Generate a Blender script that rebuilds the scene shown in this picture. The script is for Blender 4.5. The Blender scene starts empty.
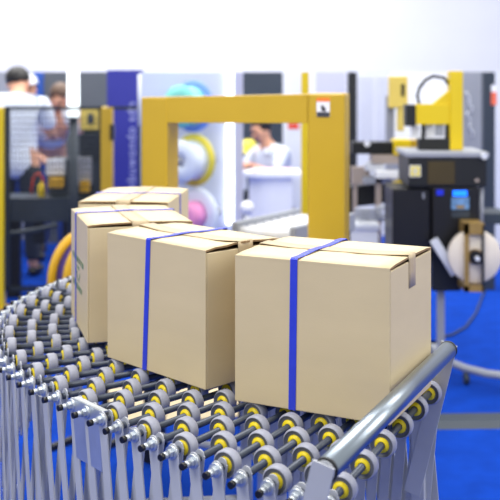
import bpy, bmesh, math, random
from mathutils import Vector, Matrix, Euler
random.seed(4)
S = bpy.context.scene
COL = S.collection
R = math.radians
F, HY, EYE = 997.2, 81.1, 1.55          # focal length in pixels, horizon row, eye height
T = 0.90                                # height of the wheel tops

def P(x, y, Y):
    """point at distance Y seen at pixel x, y"""
    return Vector(((x-250)*Y/F, Y, EYE-(y-HY)*Y/F))

# ------------------------------------------------------------------ materials
def srgb(c):
    out = []
    for v in c:
        v /= 255
        out.append(v/12.92 if v <= .04045 else ((v+.055)/1.055)**2.4)
    return out+[1]

def mat(name, col, rough=.5, metal=0, vary=.06, scale=12, bump=0, bscale=60, emit=0, stretch=None, trans=0):
    m = bpy.data.materials.new(name); m.use_nodes = True
    nt = m.node_tree; b = nt.nodes['Principled BSDF']
    b.inputs['Roughness'].default_value = rough; b.inputs['Metallic'].default_value = metal
    tc = nt.nodes.new('ShaderNodeTexCoord'); mp = nt.nodes.new('ShaderNodeMapping')
    nt.links.new(tc.outputs['Object'], mp.inputs['Vector'])
    if stretch: mp.inputs['Scale'].default_value = stretch
    nz = nt.nodes.new('ShaderNodeTexNoise'); nz.inputs['Scale'].default_value = scale; nz.inputs['Detail'].default_value = 4
    nt.links.new(mp.outputs['Vector'], nz.inputs['Vector'])
    cr = nt.nodes.new('ShaderNodeValToRGB'); c = srgb(col)
    cr.color_ramp.elements[0].position = .3; cr.color_ramp.elements[1].position = .7
    cr.color_ramp.elements[0].color = [max(0, v*(1-vary)) for v in c[:3]]+[1]
    cr.color_ramp.elements[1].color = [min(1, v*(1+vary)) for v in c[:3]]+[1]
    nt.links.new(nz.outputs['Fac'], cr.inputs['Fac']); nt.links.new(cr.outputs['Color'], b.inputs['Base Color'])
    if bump:
        n2 = nt.nodes.new('ShaderNodeTexNoise'); n2.inputs['Scale'].default_value = bscale; n2.inputs['Detail'].default_value = 3
        nt.links.new(mp.outputs['Vector'], n2.inputs['Vector'])
        bp = nt.nodes.new('ShaderNodeBump'); bp.inputs['Strength'].default_value = bump; bp.inputs['Distance'].default_value = .002
        nt.links.new(n2.outputs['Fac'], bp.inputs['Height']); nt.links.new(bp.outputs['Normal'], b.inputs['Normal'])
    if emit:
        b.inputs['Emission Color'].default_value = c; b.inputs['Emission Strength'].default_value = emit
    if trans:
        b.inputs['Transmission Weight'].default_value = trans
    return m

def no_sheen(m, v):
    m.node_tree.nodes['Principled BSDF'].inputs['Specular IOR Level'].default_value = v; return m
M = dict(
 card=mat('cardboard', (206,188,150), .55, vary=.035, scale=5, bump=.12, bscale=180, stretch=(1,1,3)),
 cardin=mat('cardboard_inner', (140,112,78), .9, vary=.1, scale=60),
 gap=mat('flap_gap_shade', (92,70,46), .95, vary=.3, scale=90),  # shade of the gap below the top flaps, put into the colour
 tape=mat('clear_tape', (184,164,130), .5, vary=.05, scale=25, bump=.4, bscale=30),
 strap=mat('blue_strap', (42,62,205), .35, vary=.05, scale=40, bump=.3, bscale=400),
 green=mat('green_print', (112,140,110), .8, vary=.15, scale=50),
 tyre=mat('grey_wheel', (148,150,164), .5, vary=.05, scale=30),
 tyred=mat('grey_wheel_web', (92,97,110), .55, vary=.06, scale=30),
 hub=mat('yellow_hub', (240,214,20), .4, vary=.04, scale=30),
 rod=mat('dark_axle', (70,76,88), .4, .25, vary=.1, scale=30),
 zinc=mat('zinc_plate', (192,198,204), .38, .7, vary=.12, scale=14),
 chrome=mat('steel_tube', (150,160,170), .3, .9, vary=.05, scale=6, stretch=(1,1,.2)),
 link=mat('grey_link', (178,181,188), .5, 0.05, vary=.05, scale=14),
 black=mat('black_plastic', (14,14,16), .4, vary=.15, scale=20),
 dark=mat('charcoal_metal', (22,24,26), .45, .1, vary=.1, scale=8),
 slate=mat('slate_metal', (50,60,72), .5, .1, vary=.08, scale=6),
 yel=mat('yellow_paint', (184,150,30), .34, vary=.03, scale=5),
 byel=mat('bright_yellow_paint', (222,192,8), .4, vary=.03, scale=5),
 pyel=mat('pale_yellow_paint', (226,200,96), .45, vary=.05, scale=6),
 ochre=mat('ochre_paint', (206,158,20), .45, vary=.06, scale=9),
 carpet=no_sheen(mat('blue_carpet', (8,58,160), .95, vary=.14, scale=9, bump=.8, bscale=300), .08),
 wall=mat('white_wall', (236,238,242), .8, vary=.015, scale=2),
 lav=mat('lavender_panel', (206,214,236), .6, vary=.02, scale=3),
 lav2=mat('grey_lavender_panel', (188,190,212), .6, vary=.02, scale=3),
 dgrey=mat('dark_grey_panel', (84,90,98), .7, vary=.05, scale=3),
 vblue=mat('violet_blue_panel', (44,48,148), .6, vary=.05, scale=3),
 blue=mat('blue_panel', (44,90,180), .6, vary=.05, scale=3),
 mgrey=mat('mid_grey_panel', (150,154,164), .6, vary=.04, scale=5),
 lgrey=mat('light_grey_panel', (214,218,226), .55, vary=.03, scale=5),
 white=mat('white_plastic', (238,240,244), .4, vary=.02, scale=6),
 beige=mat('beige_metal', (170,156,146), .5, vary=.06, scale=8),
 amber=mat('amber_window', (66,54,26), .15, vary=.1, scale=6),
 gold=mat('brass_bracket', (164,134,74), .4, .3, vary=.1, scale=10),
 teal=mat('teal_reel', (130,218,206), .5, vary=.04, scale=8),
 rblue=mat('blue_reel', (110,150,236), .5, vary=.04, scale=8),
 ryel=mat('yellow_reel', (222,208,70), .5, vary=.05, scale=8),
 pink=mat('pink_strap_coil', (234,150,200), .5, vary=.05, scale=8),
 pale=mat('pale_strap_coil', (222,232,246), .5, vary=.04, scale=8),
 violet=mat('violet_strap_coil', (70,56,130), .5, vary=.05, scale=8),
 red=mat('red_plastic', (214,66,44), .5, vary=.05, scale=8),
 orange=mat('orange_red_label', (240,110,80), .5, vary=.05, scale=8),
 skin=mat('skin', (214,160,130), .5, vary=.05, scale=8),
 hair=mat('black_hair', (24,22,24), .5, vary=.2, scale=40),
 bhair=mat('brown_hair', (96,74,60), .5, vary=.2, scale=40),
 shirt=mat('white_shirt', (226,234,246), .85, vary=.04, scale=10, bump=.4, bscale=20),
 gshirt=mat('pale_grey_shirt', (204,212,226), .85, vary=.05, scale=10, bump=.4, bscale=20),
 trous=mat('dark_trousers', (40,46,58), .9, vary=.1, scale=10),
 jeans=mat('blue_jeans', (30,66,150), .9, vary=.1, scale=20),
 eye=mat('dark_eye', (30,24,22), .2),
 lip=mat('lip', (180,104,96), .5),
 led=mat('led_strip', (255,255,255), .5, emit=2.2),
 tube=mat('lit_tube', (240,250,255), .5, emit=1.3),
 disp=mat('blue_display', (20,110,255), .3, emit=1.6),
 disp2=mat('dim_blue_display', (24,40,190), .3, emit=.35),
 screen=mat('screen_picture', (92,128,170), .3, vary=.4, scale=40, emit=.25),
 lbl_o=mat('orange_label', (230,120,40), .5),
 lbl_w=mat('white_label', (222,222,228), .5),
 lbl_k=mat('dark_label', (48,50,60), .5),
 lbl_y=mat('yellow_label_print', (232,214,60), .5),
 dtext=mat('pale_lettering', (172,178,226), .6),
 wire=mat('black_wire', (34,42,46), .5, .3),
)

# ------------------------------------------------------------------ mesh building
class MB:
    def __init__(s): s.bm = bmesh.new(); s.mats = []
    def mi(s, m):
        if m not in s.mats: s.mats.append(m)
        return s.mats.index(m)
    def _fin(s, vs, m, smooth=False):
        fs = set()
        for v in vs: fs.update(v.link_faces)
        i = s.mi(m)
        for f in fs: f.material_index = i; f.smooth = smooth
    def box(s, c, size, m, rz=0, rot=None, bev=0):
        r = bmesh.ops.create_cube(s.bm, size=1)
        vs = r['verts']
        bmesh.ops.scale(s.bm, vec=size, verts=vs)
        if bev:
            es = list({e for v in vs for e in v.link_edges})
            q = bmesh.ops.bevel(s.bm, geom=es, offset=bev, segments=2, affect='EDGES', profile=.5)
            vs = q['verts']; vs = list({v for f in q['faces'] for v in f.verts} | set(vs))
        mt = Matrix.Translation(c) @ (rot.to_matrix().to_4x4() if rot else Matrix.Rotation(rz, 4, 'Z'))
        bmesh.ops.transform(s.bm, matrix=mt, verts=vs)
        s._fin(vs, m); return s
    def bx(s, x0, x1, y0, y1, z0, z1, m, bev=0):
        return s.box(((x0+x1)/2, (y0+y1)/2, (z0+z1)/2), (abs(x1-x0), abs(y1-y0), abs(z1-z0)), m, bev=bev)
    def cyl(s, a, b, r, m, seg=16, r2=None, smooth=True):
        a = Vector(a); b = Vector(b); d = b-a
        q = bmesh.ops.create_cone(s.bm, cap_ends=True, segments=seg, radius1=r, radius2=r if r2 is None else r2, depth=d.length)
        vs = q['verts']
        mt = Matrix.Translation((a+b)/2) @ d.to_track_quat('Z', 'Y').to_matrix().to_4x4()
        bmesh.ops.transform(s.bm, matrix=mt, verts=vs)
        s._fin(vs, m)
        if smooth:
            for f in {f for v in vs for f in v.link_faces}:
                if len(f.verts) == 4: f.smooth = True
        return s
    def sph(s, c, r, m, seg=16, sc=(1,1,1), rot=None):
        q = bmesh.ops.create_uvsphere(s.bm, u_segments=seg, v_segments=max(6, seg*2//3), radius=r)
        vs = q['verts']; bmesh.ops.scale(s.bm, vec=sc, verts=vs)
        mt = Matrix.Translation(c) @ (rot.to_matrix().to_4x4() if rot else Matrix())
        bmesh.ops.transform(s.bm, matrix=mt, verts=vs)
        s._fin(vs, m, True); return s
    def lathe(s, prof, m, c=(0,0,0), axis=(0,0,1), seg=28, mats=None):
        """prof: (radius, height) pairs turned about axis"""
        qt = Vector(axis).to_track_quat('Z', 'Y').to_matrix().to_4x4(); mt = Matrix.Translation(c) @ qt
        rings = []
        for r, h in prof:
            rings.append([s.bm.verts.new(mt @ Vector((max(r, 1e-5)*math.cos(2*math.pi*k/seg), max(r, 1e-5)*math.sin(2*math.pi*k/seg), h))) for k in range(seg)])
        for j in range(len(prof)-1):
            i = s.mi(mats[j] if mats else m)
            for k in range(seg):
                f = s.bm.faces.new((rings[j][k], rings[j][(k+1) % seg], rings[j+1][(k+1) % seg], rings[j+1][k]))
                f.material_index = i; f.smooth = True
        return s
    def tube(s, pts, r, m, seg=10):
        pts = [Vector(p) for p in pts]; rings = []
        for i, p in enumerate(pts):
            d = (pts[min(i+1, len(pts)-1)]-pts[max(i-1, 0)]).normalized()
            q = d.to_track_quat('Z', 'Y')
            rings.append([s.bm.verts.new(p+q @ Vector((r*math.cos(2*math.pi*k/seg), r*math.sin(2*math.pi*k/seg), 0))) for k in range(seg)])
        i = s.mi(m)
        for j in range(len(pts)-1):
            for k in range(seg):
                f = s.bm.faces.new((rings[j][k], rings[j][(k+1) % seg], rings[j+1][(k+1) % seg], rings[j+1][k])); f.material_index = i; f.smooth = True
        for rr in (rings[0][::-1], rings[-1]):
            f = s.bm.faces.new(rr); f.material_index = i
        return s
    def bar(s, a, b, w, t, m, side):
        """flat bar from a to b, width w along 'side' x dir, thickness t along side"""
        a = Vector(a); b = Vector(b); d = (b-a).normalized(); n = Vector(side); n = (n-d*n.dot(d)).normalized(); u = n.cross(d)
        vs = [s.bm.verts.new(p+u*su*w/2+n*sn*t/2) for p in (a, b) for su, sn in ((-1,-1), (1,-1), (1,1), (-1,1))]
        i = s.mi(m)
        for q in ((3,2,1,0), (4,5,6,7), (0,1,5,4), (1,2,6,5), (2,3,7,6), (3,0,4,7)):
            f = s.bm.faces.new([vs[k] for k in q]); f.material_index = i
        return s
    def prism(s, poly, y0, y1, m):
        """polygon of (x, z) extruded from y0 to y1"""
        a = [s.bm.verts.new((x, y0, z)) for x, z in poly]; b = [s.bm.verts.new((x, y1, z)) for x, z in poly]
        i = s.mi(m); n = len(poly)
        fs = [s.bm.faces.new(a), s.bm.faces.new(b[::-1])]+[s.bm.faces.new((a[k], b[k], b[(k+1) % n], a[(k+1) % n])) for k in range(n)]
        for f in fs: f.material_index = i
        return s
    def build(s, name, parent=None, bevel=0, loc=None, rz=0):
        bmesh.ops.recalc_face_normals(s.bm, faces=s.bm.faces)
        me = bpy.data.meshes.new(name); s.bm.to_mesh(me); s.bm.free()
        for m in s.mats: me.materials.append(m)
        o = bpy.data.objects.new(name, me); COL.objects.link(o)
        if parent: o.parent = parent
        if loc is not None: o.location = loc
        o.rotation_euler.z = rz
        if bevel:
            b = o.modifiers.new('soft_edges', 'BEVEL'); b.width = bevel; b.segments = 2; b.limit_method = 'ANGLE'
        return o

def tag(o, label, cat, group=None, kind=None):
    o['label'] = label; o['category'] = cat
    if group: o['group'] = group
    if kind: o['kind'] = kind
    return o
def thing(name, label, cat, loc=(0,0,0), rz=0, group=None):
    o = bpy.data.objects.new(name, None); o.empty_display_size = .1; COL.objects.link(o)
    o.location = loc; o.rotation_euler.z = rz
    return tag(o, label, cat, group)
def struct(o): o['kind'] = 'structure'; return o
def copy_part(src, parent, loc, rz):
    c = src.copy(); c.parent = parent; c.location = loc; c.rotation_euler.z = rz; COL.objects.link(c)
    for ch in src.children:
        d = ch.copy(); d.parent = c; COL.objects.link(d)
    return c
def pbox(x0, x1, y0, y1, Y, depth, m, mb=None, bev=0):
    """a block whose front face, at distance Y, covers these pixels"""
    a = P(x0, y0, Y); b = P(x1, y1, Y); mb = mb or MB()
    return mb.bx(a.x, b.x, Y, Y+depth, b.z, a.z, m, bev)
def zpx(y, Y): return EYE-(y-HY)*Y/F
def xpx(x, Y): return (x-250)*Y/F

# ------------------------------------------------------------------ setting
struct(MB().bx(-14, 14, -3, 18, -.05, 0, M['carpet']).build('floor'))
struct(MB().bx(-14, 14, 17, 17.2, 0, 6, M['wall']).build('wall_back'))

# ------------------------------------------------------------------ accordion wheel conveyor
C0 = Vector((.59, 2.9)); RO, RI = 1.256, .585
stations = []                            # (outer end, inner end)
a = -32.0
while a <= 41:
    u = Vector((-math.cos(R(a)), math.sin(-R(a))))
    q = min(1, max(0, (a-12)/28)); ro = RO+.028*(1-q*q*(3-2*q))
    stations.append((C0+u*ro, C0+u*RI, a)); a += 2.9
o0, a0 = stations[-1][0], stations[-1][2]
END_O, END_A, NF = Vector((.128, 1.60)), 65.0, 12
h0 = Vector((math.sin(R(a0)), -math.cos(R(a0)))); h1 = Vector((math.sin(R(60)), -math.cos(R(60))))
for k in range(1, NF+1):
    t = k/NF; L = (END_O-o0).length
    p = (2*t**3-3*t*t+1)*o0+(t**3-2*t*t+t)*h0*L+(-2*t**3+3*t*t)*END_O+(t**3-t*t)*h1*L
    an = a0+(END_A-a0)*(t**.85)
    d = Vector((math.cos(R(an)), math.sin(R(an))))
    stations.append((p, p+d*.683, an))
NS = len(stations)
AZ = T-.0252
conv = thing('wheel_conveyor', 'expandable curved conveyor of grey wheels with yellow hubs carrying the four boxes', 'conveyor', (0, 2.3, 0))
OFF = Vector((0, 2.3, 0))
def V3(p, z): return Vector((p.x, p.y, z))-OFF

def wheel_mesh():
    mb = MB(); r, w = .0252, .0115
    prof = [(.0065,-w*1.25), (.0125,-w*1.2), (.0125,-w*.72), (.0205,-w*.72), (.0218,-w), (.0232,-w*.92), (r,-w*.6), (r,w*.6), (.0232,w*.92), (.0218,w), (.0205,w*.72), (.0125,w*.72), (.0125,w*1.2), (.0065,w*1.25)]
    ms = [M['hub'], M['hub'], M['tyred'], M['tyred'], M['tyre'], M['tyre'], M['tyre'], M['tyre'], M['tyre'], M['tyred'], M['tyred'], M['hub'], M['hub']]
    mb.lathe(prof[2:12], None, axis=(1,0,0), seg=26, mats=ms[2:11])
    return mb
def hub_mesh():
    mb = MB(); w = .011
    mb.lathe([(.0075,-w*1.12), (.0132,-w*1.03), (.0146,-w*.7), (.0146,w*.7), (.0132,w*1.03), (.0075,w*1.12)], M['hub'], axis=(1,0,0), seg=18)
    return mb
# which wheels show
BOXES = [(4, -.031, 2.028, -26.6, .330, .273, .299), (3, -.336, 2.347, -46.0, .349, .232, .296),
         (2, -.502, 2.800, -73.3, .345, .268, .294), (1, -.468, 3.300, -95.2, .385, .267, .299)]
def inside(px, quad):
    s = 0
    for i in range(4):
        a, b = quad[i], quad[(i+1) % 4]
        c = (b[0]-a[0])*(px[1]-a[1])-(b[1]-a[1])*(px[0]-a[0])
        if c == 0: continue
        if s == 0: s = 1 if c > 0 else -1
        elif (c > 0) != (s > 0): return False
    return True
SIL = [[(70,207), (107,232), (107,347), (70,311)], [(107,232), (235,232), (235,385), (107,357)], [(203,240), (236,240), (236,383), (203,392)], [(235,254), (432,254), (432,427), (236,400)]]
wheels = []
for i, (po, pi, an) in enumerate(stations):
    d = (pi-po).normalized(); Lh = (pi-po).length
    s = .030 if i % 2 else .086
    if i == NS-1: s = (Vector((.394, 2.16))-po).dot(d) % .112
    if s < .025: s += .112
    while s < Lh-.035:
        p = po+d*s
        x = 250+p.x*F/p.y; y = HY+(EYE-AZ-.01)*F/p.y
        vis = -5 < x < 505 and y < 505 and not any(inside((x, y), q) for q in SIL)
        wheels.append((vis, p, an, i)); s += .112
vis = sorted([w for w in wheels if w[0]], key=lambda w: w[1].y)
show = vis[:100]; rest = vis[100:]+[w for w in wheels if not w[0]]
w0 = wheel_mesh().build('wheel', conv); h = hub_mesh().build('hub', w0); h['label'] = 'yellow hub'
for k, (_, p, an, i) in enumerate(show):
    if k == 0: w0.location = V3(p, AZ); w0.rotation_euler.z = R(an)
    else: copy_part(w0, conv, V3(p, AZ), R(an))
mb = MB()
for (_, p, an, i) in rest:
    sub = wheel_mesh()
    me = bpy.data.meshes.new('tmp'); hb = hub_mesh(); m2 = bpy.data.meshes.new('tmp2')
    mt = Matrix.Translation(V3(p, AZ)) @ Matrix.Rotation(R(an), 4, 'Z')
    for bb in (sub, hb):
        remap = [mb.mi(m) for m in bb.mats]
        for f in bb.bm.faces: f.material_index = remap[f.material_index]
        bmesh.ops.transform(bb.bm, matrix=mt, verts=bb.bm.verts[:])
        bb.bm.to_mesh(me); mb.bm.from_mesh(me); bb.bm.free()
    bpy.data.meshes.remove(me); bpy.data.meshes.remove(m2)
wr = mb.build('wheel', conv); wr['kind'] = 'stuff'; wr['label'] = 'wheels hidden beneath the boxes and at the far end'

inner_links, inner_bolts = MB(), MB()
LK = .37                                # drop of the scissor lattice
def bolt_mb(mb, p, d, m=Matrix()):
    mb.cyl(p+d*.006, p-d*.004, .0125, M['zinc'], 14)
    mb.cyl(p-d*.004, p-d*.012, .0085, M['zinc'], 6, smooth=False)
    mb.cyl(p-d*.012, p-d*.024, .0062, M['zinc'], 10)
    mb.cyl(p-d*.024, p-d*.033, .0064, M['black'], 10)
for i, (po, pi, an) in enumerate(stations):
    d = (pi-po).normalized(); d3 = Vector((d.x, d.y, 0))
    MB().cyl(V3(po+d*.004, AZ), V3(pi-d*.004, AZ), .0068, M['rod'], 12).build('axle', conv)
    b = MB(); bolt_mb(b, V3(po-d*.008, AZ), d3); b.build('axle_bolt', conv)
    bolt_mb(inner_bolts, V3(pi+d*.008, AZ), -d3)
    # scissor links: outer layer leans one way, inner layer the other
    for s, lay, zz in ((1, -.006, 0), (-1, .012, 0)):
        j = i+s
        if 0 <= j < NS:
            for kk, (q, r, sg) in enumerate(((po, stations[j][0], 1), (pi, stations[j][1], -1))):
                off = d*lay*sg
                A = V3(q+off, AZ+.006); B = V3(r+off, AZ-LK)
                tgt = MB() if kk == 0 else inner_links
                tgt.bar(A, B, .023, .003, M['link'], d3)
                tgt.cyl(A-d3*.0016, A+d3*.0016, .0095, M['link'], 12)
                tgt.cyl(B-d3*.0018, B+d3*.0018, .0095, M['link'], 12)
                if kk == 0: tgt.build('scissor_link', conv)
    b = MB(); bolt_mb(b, V3(po-d*.008, AZ-LK), d3); b.build('pivot_bolt', conv)
o = inner_links.build('inner_scissor_link', conv); o['kind'] = 'stuff'; o['label'] = 'scissor links along the inner side of the curve'
o = inner_bolts.build('inner_axle_bolt', conv); o['kind'] = 'stuff'; o['label'] = 'bolts along the inner side of the curve'
# zinc bracket on the outer side near the last links
def bracket(i0, i1):
    b = MB(); pts = [stations[k][0] for k in range(i0, i1+1)]
    dd = [(stations[k][1]-stations[k][0]).normalized() for k in range(i0, i1+1)]
    for k in range(len(pts)-1):
        A = pts[k]-dd[k]*.006; B = pts[k+1]-dd[k+1]*.006
        b.bar(V3(A, AZ-.045), V3(B, AZ-.045), .12, .003, M['zinc'], (dd[k].x, dd[k].y, 0))
        A2 = pts[k]+dd[k]*.001; B2 = pts[k+1]+dd[k+1]*.001
        b.bar(V3(A2, AZ+.0135), V3(B2, AZ+.0135), .014, .003, M['zinc'], (0, 0, 1))
    return b.build('side_bracket', conv)
ib = 24
bracket(ib+1, ib+3)
# end stop: tube on two slanted plates
ra = Vector((.431, 2.169, T+.065)); rd = Vector((.428, .904, 0)).normalized(); rb = ra-rd*.74
e = MB().cyl(ra-OFF, rb-OFF, .0185, M['chrome'], 28)
e.build('end_stop_tube', conv)['label'] = 'polished steel end tube'
for q, s in ((ra, 1), (rb, -1)):
    MB().cyl(q-OFF-rd*.002*s, q-OFF+rd*.004*s, .0192, M['dark'], 28).cyl(q-OFF+rd*.004*s, q-OFF+rd*.007*s, .016, M['link'], 24).build('tube_cap', conv)
    px = Vector((-.89, .42, 0))
    MB().bar(q-OFF+rd*.010*s+Vector((0,0,.012)), q-OFF+rd*.010*s+px*.085+Vector((0,0,-.33)), .036, .004, M['link'], rd).build('end_plate', conv)
# legs with casters
for k in (2, 13, 22, NS-2):
    po, pi, an = stations[k]; d = (pi-po).normalized(); d3 = Vector((d.x, d.y, 0))
    for q, s in ((po, 1), (pi, -1)):
        q2 = q+d*.02*s
        lg = MB().bx(-.014, .014, -.014, .014, .30, AZ-.03, M['link']).bx(-.018, .018, -.018, .018, .10, .42, M['zinc']).build('leg', conv, loc=V3(q2, 0), rz=R(an))
        cs = MB().cyl((0, -.012, .045), (0, .012, .045), .045, M['black'], 22).bx(-.012, .012, -.02, -.015, .045, .105, M['zinc']).bx(-.012, .012, .015, .02, .045, .105, M['zinc']).bx(-.02, .02, -.022, .022, .095, .105, M['zinc'])
        cs.build('caster', lg)
    MB().cyl(V3(po+d*.03, .36), V3(pi-d*.03, .36), .012, M['link']).build('cross_bar', conv)

# ------------------------------------------------------------------ cardboard boxes
def carton(idx, x, y, yaw, w, d, h, label, su, print_marks=False, ragged=0.0, lift=0.004):
    t = thing('cardboard_box', label, 'box', (x, y, T), R(yaw), 'strapped cardboard boxes on the wheel conveyor')
    g = .0045
    body = MB(); c = M['card']; th = .004
    body.bx(0, w, 0, th, 0, h-g, c).bx(0, w, d-th, d, 0, h-g, c)
    body.bx(0, th, th, d-th, 0, h-g-.004, c).bx(w-th, w, th, d-th, 0, h-g-.004, c)
    body.bx(th, w-th, th, d-th, 0, th, c)
    body.bx(th, w-th, th, d-th, h-g-.010, h-g-.004, M['gap'])  # dark sheet under the flaps, coloured as the shade inside the gap
    body.build('carton_body', t, bevel=.0022)
    # the two long top flaps, bowed a little where they meet the seam
    for side in (0, 1):
        f = MB(); n = 10; bm = f.bm; i0 = f.mi(c); i1 = f.mi(M['cardin'])
        grid = []
        for a in range(n+1):
            u = a/n*w; row = []
            for b in range(5):
                v = b/4
                yy = v*(d/2-.0008)
                yy = yy if side == 0 else d-yy
                end = max(0, 1-min(u, w-u)/(w*.22))
                zz = h-g*(1-min(1, v*6))*.5+lift*end*v*(.6+.4*math.sin(3*a+idx))+.0008*math.sin(2.2*a+idx*2)*v-.0004
                row.append((u+(ragged*math.sin(9*b+idx) if a in (0, n) else 0), yy, zz))
            grid.append(row)
        top = [[bm.verts.new(q) for q in r] for r in grid]; bot = [[bm.verts.new((q[0], q[1], q[2]-.0042)) for q in r] for r in grid]
        for a in range(n):
            for b in range(4):
                for L, mi in ((top, i0), (bot, i1)):
                    fc = bm.faces.new((L[a][b], L[a+1][b], L[a+1][b+1], L[a][b+1])); fc.material_index = mi; fc.smooth = True
        for a in range(n):
            for b in (0, 4):
                bm.faces.new((top[a][b], top[a+1][b], bot[a+1][b], bot[a][b])).material_index = i0
        for b in range(4):
            for a in (0, n):
                bm.faces.new((top[a][b], top[a][b+1], bot[a][b+1], bot[a][b])).material_index = i1
        f.build('top_flap', t)
    # tape over the seam and down both ends
    tw = .022
    tp = MB(); z = h+lift+.0022
    n = 14; rows = [(-.0008, h-.062), (-.0008, h-.03), (-.0008, h-.006)]+[(a/n*w, h+.0012+lift*max(0, 1-min(a/n, 1-a/n)/.22)) for a in range(n+1)]+[(w+.0008, h-.006), (w+.0008, h-.03), (w+.0008, h-.062)]
    vs = [[tp.bm.verts.new((p, d/2+s*tw, q)) for s in (-1, -.3, .3, 1)] for p, q in rows]
    tp.mi(M['tape'])
    for a in range(len(rows)-1):
        for b in range(3): tp.bm.faces.new((vs[a][b], vs[a+1][b], vs[a+1][b+1], vs[a][b+1])).smooth = True
    o = tp.build('packing_tape', t); sm = o.modifiers.new('thickness', 'SOLIDIFY'); sm.thickness = .0005; o['label'] = 'clear packing tape'
    # blue strap round front, top, back and bottom
    sw = .0152/2; st = .0012; x0 = su*w; sp = MB(); m = M['strap']
    lp = [(-st, .0005), (-st, h-.001), (.0015, h+st+.0005)]+[(d*k/8, h+st+.0012+.0014*math.sin(k*1.3+idx) if k not in (0, 8) else h+st) for k in range(1, 8)]+[(d-.0015, h+st+.0005), (d+st, h-.001), (d+st, .0005)]
    lean = {4: -.004, 3: -.014, 2: .0, 1: 0}[idx]
    ring = [[sp.bm.verts.new((x0+s*sw+lean*(1-min(1, zz/h)), yy, zz)) for s in (-1, 1)] for yy, zz in lp]
    sp.mi(m)
    for k in range(len(lp)-1): sp.bm.faces.new((ring[k][0], ring[k][1], ring[k+1][1], ring[k+1][0]))
    o = sp.build('strap', t); sm = o.modifiers.new('thickness', 'SOLIDIFY'); sm.thickness = .001; sm.offset = 0; o['label'] = 'bright blue plastic strap'
    if print_marks:
        pm = MB(); yy = -.0006
        def stroke(pts, wd=.006):
            for k in range(len(pts)-1):
                A, B = pts[k], pts[k+1]
                pm.bar((A[0], yy, A[1]), (B[0], yy, B[1]), wd, .0006, M['green'], (0, 1, 0))
        rr = random.Random(3)
        for z0, ua, ub in ((.176, .045, .27), (.104, .055, .25)):
            u = ua
            while u < ub:
                stroke([(u, z0-.007), (u+.002, z0+.007)], .004)
                q = rr.choice((0, 1, 2))
                if q != 1: stroke([(u, z0+.006), (u+.009, z0+.006)], .003)
                if q != 0: stroke([(u, z0-.006), (u+.009, z0-.006)], .003)
                if q == 1: stroke([(u+.009, z0-.007), (u+.009, z0+.007)], .004)
                u += .0165
        for q in range(3):
            a1 = R(90+120*q-40); a2 = R(90+120*q+40)
            stroke([(.165+.034*math.cos(a1), .140+.021*math.sin(a1)), (.165+.034*math.cos(a2), .140+.021*math.sin(a2))], .008)
        pm.build('printed_marks', t)['label'] = 'faded green printed marks'
    return t
carton(4, *BOXES[0][1:], 'large cardboard box with blue strap pressed against the steel end tube', .40, lift=.004)
carton(3, *BOXES[1][1:], 'blue-strapped cardboard box with ragged torn top corner, second from the end tube', .45, ragged=.003, lift=.006)
carton(2, *BOXES[2][1:], 'cardboard box with faded green print on its strapped side', .33, print_marks=True, lift=.003)
carton(1, *BOXES[3][1:], 'cardboard box farthest along the conveyor, nearest the yellow arch', .45, lift=.003)

# ------------------------------------------------------------------ strapping machine (yellow arch)
sm_ = thing('strapping_machine', 'yellow strapping arch the boxes pass through, standing behind them', 'machine', (-.02, 3.95, 0), R(-12))
y = M['yel']
MB().bx(-.43, -.32, 0, .165, .86, 1.484, y).build('arch_post', sm_, .006)
MB().bx(.25, .397, 0, .165, .86, 1.503, y).build('arch_post', sm_, .009)
b = MB().prism([(-.43, 1.381), (.25, 1.385), (.25, 1.499), (-.43, 1.484)], .003, .160, y)
b.cyl((-.37, .004, 1.468), (-.37, .0, 1.468), .004, M['ochre']).cyl((-.33, .004, 1.468), (-.33, 0, 1.468), .004, M['ochre']).cyl((.22, .004, 1.484), (.22, 0, 1.484), .004, M['ochre'])
b.build('crossbeam', sm_, .005)
lb = MB().bx(.286, .338, -.0015, 0, 1.412, 1.484, M['lbl_w']).bx(.286, .338, -.002, -.0014, 1.470, 1.485, M['lbl_o']).bx(.287, .337, -.002, -.0014, 1.410, 1.430, M['lbl_k'])
lb.prism([(.305, 1.434), (.318, 1.434), (.316, 1.452), (.309, 1.458), (.303, 1.452)], -.002, -.0014, M['lbl_k']).bx(.310, .322, -.002, -.0014, 1.432, 1.447, M['lbl_k'])
lb.build('warning_label', sm_)['label'] = 'warning sticker with orange top and black pictogram'
MB().bx(-.315, .245, -.42, .22, .84, .872, M['lgrey']).build('table_top', sm_, .003)
rl = MB()
for k in range(9): rl.cyl((-.29, -.38+k*.07, .880), (.22, -.38+k*.07, .880), .016, M['white'], 14)
rl.build('table_rollers', sm_)
MB().bx(-.43, .375, -.02, .20, .5, .859, y).build('machine_body', sm_, .008)
for sx in (-.40, .345):
    for sy in (.02, .16):
        lg = MB().bx(sx-.02, sx+.02, sy-.02, sy+.02, .07, .5, M['dark']).build('leg', sm_)
        MB().cyl((sx, sy-.015, .035), (sx, sy+.015, .035), .035, M['black'], 18).bx(sx-.02, sx+.02, sy-.02, sy+.02, .055, .07, M['dark']).build('caster', lg)

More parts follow.
